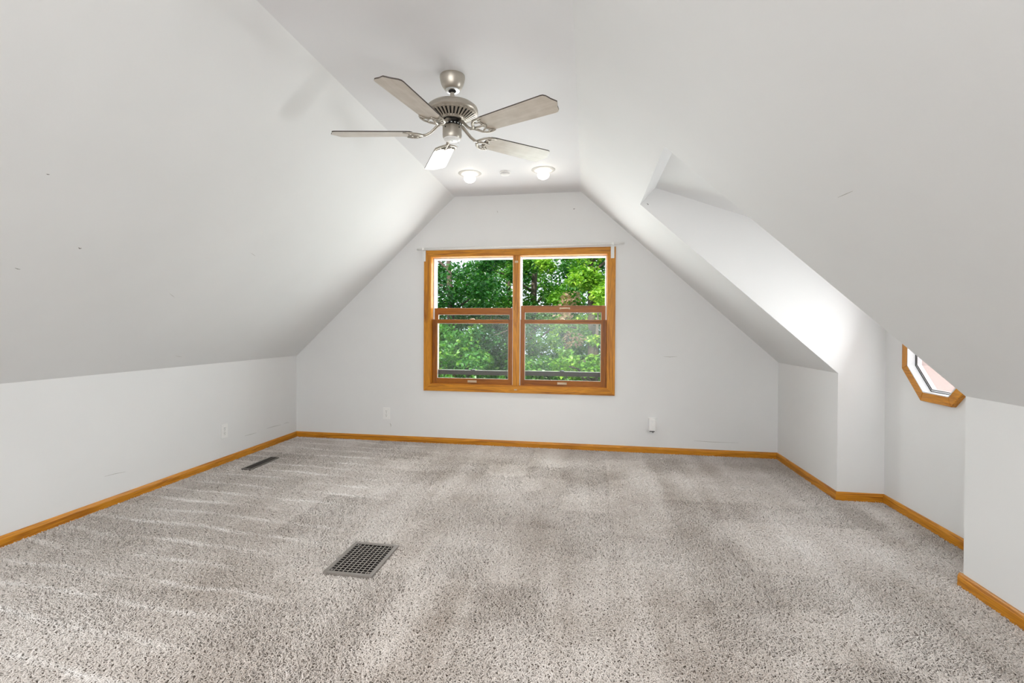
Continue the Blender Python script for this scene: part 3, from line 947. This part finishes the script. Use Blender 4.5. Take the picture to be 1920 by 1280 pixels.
FLOOR.data.materials.append(simple('darkened_carpet_backing', (0.18, 0.15, 0.125), 0.95, 0, 0.3, 300))  # backing darkened: shade between the tufts put into its colour

TILE = 0.32
def tuft_tile(seed, count):
    rng = np.random.default_rng(seed)
    V, F = [], []
    base = 0
    side = int(math.sqrt(count))
    count = side * side
    gx, gy = np.meshgrid(np.arange(side), np.arange(side))
    p = (np.stack([gx.ravel(), gy.ravel()], 1) + 0.5 + rng.uniform(-0.55, 0.55, (count, 2))) / side * TILE - TILE / 2
    for i in range(count):
        x, y = p[i]
        az = rng.random() * 2 * math.pi
        lean = rng.uniform(0.5, 1.25)
        L = rng.uniform(0.015, 0.024)
        rad = rng.uniform(0.0017, 0.0027)
        curl = rng.uniform(-1.2, 1.2)
        pos = np.array([x, y, 0.0])
        segs = 3
        for s in range(segs + 1):
            t = s / segs
            a = az + curl * t
            le = lean * (0.35 + 0.9 * t)
            if s:
                pos = pos + (L / segs) * np.array([math.cos(a) * math.sin(le), math.sin(a) * math.sin(le), math.cos(le)])
            rr = rad * (1.0, 1.15, 1.0, 0.45)[s]
            for k in range(3):
                b_ = a + 2.1 * k + 0.5 * s
                V.append((pos[0] + rr * math.cos(b_), pos[1] + rr * math.sin(b_), pos[2] + (rr * 0.5 * math.sin(b_ + 1.0) if s else 0.0)))
            if s:
                o0 = base + (s - 1) * 3
                for k in range(3):
                    k2 = (k + 1) % 3
                    F.append((o0 + k, o0 + k2, o0 + 3 + k2, o0 + 3 + k))
        F.append((base + segs * 3, base + segs * 3 + 1, base + segs * 3 + 2))
        base += (segs + 1) * 3
    me = bpy.data.meshes.new('carpet_tufts')
    me.from_pydata(V, [], F)
    z = np.array([v[2] for v in V])
    me.materials.append(M_CARPET)
    me.update()
    zmax = float(z.max())
    for v in me.vertices:
        v.co.z = FZ + v.co.z * (abs(FZ) / zmax) * 0.99
    return me

tile_mesh = tuft_tile(3, 3136)
# geometry-node instancing of the pile tile over the floor (uncountable pile: one object of stuff)
cells = []
nx = int(math.ceil((XO - XL) / TILE))
y0c = 0.30
ny = int(math.ceil((YF - y0c) / TILE))
for i in range(nx):
    for j in range(ny):
        cx_, cy_ = XL + (i + 0.5) * TILE, YF - (j + 0.5) * TILE
        if cx_ > XR + 0.25 and (cy_ > Y1 + 0.25 or cy_ < Y2 - 0.25):
            continue
        cells.append((cx_, cy_, 0.0))
pm = bpy.data.meshes.new('carpet_pile')
pm.from_pydata(cells, [], [])
rot = pm.attributes.new('turn', 'FLOAT', 'POINT')
for d in rot.data:
    d.value = random.randrange(4) * math.pi / 2
pile = bpy.data.objects.new('carpet_pile', pm)
COL.objects.link(pile)
pile['kind'] = 'stuff'
pile['label'] = 'greyish beige cut pile carpet with pale vacuum tracks'
pile['category'] = 'carpet'
src = bpy.data.objects.new('carpet_tufts', tile_mesh)     # source of the pile instances, linked to no collection
ng = bpy.data.node_groups.new('pile_instances', 'GeometryNodeTree')
ng.interface.new_socket('Geometry', in_out='INPUT', socket_type='NodeSocketGeometry')
ng.interface.new_socket('Geometry', in_out='OUTPUT', socket_type='NodeSocketGeometry')
gi = ng.nodes.new('NodeGroupInput')
go = ng.nodes.new('NodeGroupOutput')
m2p = ng.nodes.new('GeometryNodeMeshToPoints')
oi = ng.nodes.new('GeometryNodeObjectInfo')
oi.inputs['Object'].default_value = src
iop = ng.nodes.new('GeometryNodeInstanceOnPoints')
at = ng.nodes.new('GeometryNodeInputNamedAttribute')
at.data_type = 'FLOAT'
at.inputs['Name'].default_value = 'turn'
cxyz = ng.nodes.new('ShaderNodeCombineXYZ')
ng.links.new(gi.outputs[0], m2p.inputs[0])
ng.links.new(m2p.outputs[0], iop.inputs['Points'])
ng.links.new(oi.outputs['Geometry'], iop.inputs['Instance'])
ng.links.new(at.outputs[0], cxyz.inputs['Z'])
ng.links.new(cxyz.outputs[0], iop.inputs['Rotation'])
ng.links.new(iop.outputs[0], go.inputs[0])
md_ = pile.modifiers.new('pile', 'NODES')
md_.node_group = ng

# ------------------------------------------------------------------ outdoors: lawn and trees
GZ = -3.0
lawn = struct(box('ground', -40, 40, YF + 0.5, 60, GZ - 0.2, GZ, simple('lawn_grass', (0.10, 0.16, 0.03), 0.9, 0, 0.5, 30)), 'green lawn outside far below the window', 'ground')

def leaf_mat(name, stops):
    m, nt, b = mat(name)
    at_ = node(nt, 'ShaderNodeAttribute', attribute_name='tint')
    r = ramp(nt, stops)
    nt.links.new(at_.outputs['Fac'], r.inputs['Fac'])
    nt.links.new(r.outputs['Color'], b.inputs['Base Color'])
    b.inputs['Roughness'].default_value = 0.35
    tl = node(nt, 'ShaderNodeBsdfTranslucent')
    hs = node(nt, 'ShaderNodeMix', data_type='RGBA', blend_type='MULTIPLY')
    hs.inputs[0].default_value = 1.0
    hs.inputs[7].default_value = (1.0, 1.25, 0.35, 1)
    nt.links.new(r.outputs['Color'], hs.inputs[6])
    nt.links.new(hs.outputs[2], tl.inputs[0])
    mx = node(nt, 'ShaderNodeMixShader')
    mx.inputs[0].default_value = 0.35
    nt.links.new(b.outputs[0], mx.inputs[1])
    nt.links.new(tl.outputs[0], mx.inputs[2])
    nt.links.new(mx.outputs[0], nt.nodes['Material Output'].inputs[0])
    return m
G_DEEP = leaf_mat('deep_green_leaf', [(0.0, (0.012, 0.065, 0.016)), (0.6, (0.035, 0.15, 0.03)), (1.0, (0.10, 0.28, 0.05))])
G_MID = leaf_mat('mid_green_leaf', [(0.0, (0.03, 0.13, 0.02)), (0.6, (0.09, 0.26, 0.035)), (1.0, (0.26, 0.44, 0.06))])
G_LIME = leaf_mat('lime_green_leaf', [(0.0, (0.07, 0.22, 0.02)), (0.6, (0.22, 0.42, 0.04)), (1.0, (0.50, 0.62, 0.10))])
M_BARK = simple('bark', (0.10, 0.075, 0.055), 0.9, 0, 0.6, 20)
M_DEAD = leaf_mat('dry_brown_leaf', [(0.0, (0.20, 0.12, 0.07)), (1.0, (0.46, 0.32, 0.22))])

def leaves(name, clusters, m, parent, size, rng):
    V, F, T = [], [], []
    for (c, rad, n) in clusters:
        d = rng.normal(size=(n, 3))
        d /= np.linalg.norm(d, axis=1)[:, None] + 1e-9
        r = rad * (rng.random(n) ** 0.45)[:, None]
        pos = np.array(c) + d * r * np.array([1, 1, 0.8])
        ctint = rng.uniform(-0.18, 0.18)
        for i in range(n):
            a = rng.random() * 2 * math.pi
            tilt = rng.uniform(-0.9, 0.9)
            roll = rng.uniform(-0.8, 0.8)
            u = np.array([math.cos(a) * math.cos(tilt), math.sin(a) * math.cos(tilt), math.sin(tilt) - 0.25])
            u /= np.linalg.norm(u)
            w = np.cross(u, [0, 0, 1.0])
            w /= np.linalg.norm(w) + 1e-9
            nn = np.cross(w, u)
            w = w * math.cos(roll) + nn * math.sin(roll)
            nn = np.cross(w, u)
            s = size * rng.uniform(0.6, 1.25)
            p = pos[i]
            b0 = len(V)
            V += [tuple(p), tuple(p + u * s * 0.45 + w * s * 0.36 + nn * s * 0.10), tuple(p + u * s), tuple(p + u * s * 0.45 - w * s * 0.36 + nn * s * 0.10), tuple(p + u * s * 0.5)]
            F += [(b0, b0 + 1, b0 + 4), (b0 + 1, b0 + 2, b0 + 4), (b0 + 2, b0 + 3, b0 + 4), (b0 + 3, b0, b0 + 4)]
            t = min(1, max(0, rng.normal(0.5 + ctint, 0.2)))
            T += [t] * 5
    me = bpy.data.meshes.new(name)
    me.from_pydata(V, [], F)
    at_ = me.attributes.new('tint', 'FLOAT', 'POINT')
    at_.data.foreach_set('value', T)
    me.update()
    o = link(name, me, m, parent)
    o['kind'] = 'stuff'
    return o

def tree(label, x, y, top, crown_z, crown_r, crown_h, n_cl, per, m, size, seed, cat='tree', group='trees outside the window', dead=None, name='broadleaf_tree'):
    rng = np.random.default_rng(seed)
    t = thing(name, label, cat, (x, y, GZ), group)
    hgt = top - GZ
    bend = rng.uniform(-0.3, 0.3, 2)
    def tp(f):
        return Vector((bend[0] * f * f, bend[1] * f * f, hgt * f))
    tube('trunk', [tp(f) for f in (0, 0.2, 0.4, 0.6, 0.8, 0.97)], [0.16, 0.13, 0.11, 0.085, 0.05, 0.015], M_BARK, t, 8)
    cl = []
    for k in range(n_cl):
        d = rng.normal(size=3)
        d /= np.linalg.norm(d)
        r = rng.random() ** 0.4
        c = (d[0] * crown_r * r, d[1] * crown_r * r, crown_z - GZ + d[2] * crown_h * r)
        cl.append((c, rng.uniform(0.28, 0.55) * crown_r / 2.2, int(per * 1.6)))
    for k in range(0, n_cl, 4):
        c = Vector(cl[k][0])
        f = max(0.15, min(0.9, (c.z - 0.5 * c.xy.length) / hgt))
        a = tp(f)
        mid = (a + c) / 2 + Vector((0, 0, 0.12))
        tube('branch', [a, mid, c], [0.035, 0.022, 0.006], M_BARK, t, 6)
    leaves('foliage', cl, m, t, size * 0.86, rng)
    if dead:
        leaves('dry_foliage', [((dx_ - x, dy_ - y, dz_ - GZ), rr, nn) for dx_, dy_, dz_, rr, nn in dead], M_DEAD, t, size * 0.9, rng)
    return t
tree('deep green tree filling the left part of the window view', -3.1, 11.2, 4.6, 1.7, 1.9, 2.3, 60, 170, G_DEEP, 0.11, 11)
tree('tree with sunlit lime green leaves at the upper right of the window', 0.15, 10.6, 4.2, 2.2, 1.2, 1.3, 34, 150, G_LIME, 0.105, 12, dead=[(-0.35, 9.9, 1.75, 0.22, 90), (-0.25, 9.8, 0.95, 0.22, 90), (-0.45, 9.9, 1.4, 0.18, 60)])
tree('mid green tree behind the window mullion', -1.5, 13.0, 5.2, 1.6, 1.9, 2.6, 60, 170, G_MID, 0.115, 13)
tree('deep green tree behind the lime green one', 0.9, 13.6, 5.0, 1.3, 2.0, 2.6, 60, 170, G_DEEP, 0.115, 14)
tree('small lime green tree low behind the right hand sash', 0.1, 9.6, 1.6, 0.45, 0.95, 0.55, 22, 120, G_LIME, 0.10, 15, name='small_tree')
tree('low dark shrubby tree seen through the left lower sash', -2.4, 9.6, 0.7, 0.15, 1.35, 1.05, 52, 130, G_MID, 0.10, 16, name='small_tree')
tree('tall deep green tree farthest left behind the others', -5.6, 15.0, 7.0, 2.2, 2.6, 3.4, 56, 150, G_DEEP, 0.15, 17)
tree('tall mid green tree far behind the mullion', -2.8, 17.5, 7.5, 2.2, 2.8, 3.6, 60, 150, G_MID, 0.16, 18)
tree('tall deep green tree far behind the right sash', 1.2, 18.0, 7.0, 1.8, 2.8, 3.4, 56, 150, G_DEEP, 0.16, 19)
tree('low mid green tree behind the lower right sash', -0.6, 11.6, 1.8, -0.6, 1.5, 1.5, 44, 150, G_MID, 0.11, 21, name='small_tree')
tree('low deep green tree behind the lower left sash', -3.6, 13.4, 1.9, -0.8, 1.8, 1.7, 50, 150, G_DEEP, 0.115, 22, name='small_tree')
tree('low deep green tree farthest right behind the lower sash', 1.6, 15.4, 2.0, -1.0, 1.9, 1.8, 50, 150, G_DEEP, 0.13, 23, name='small_tree')
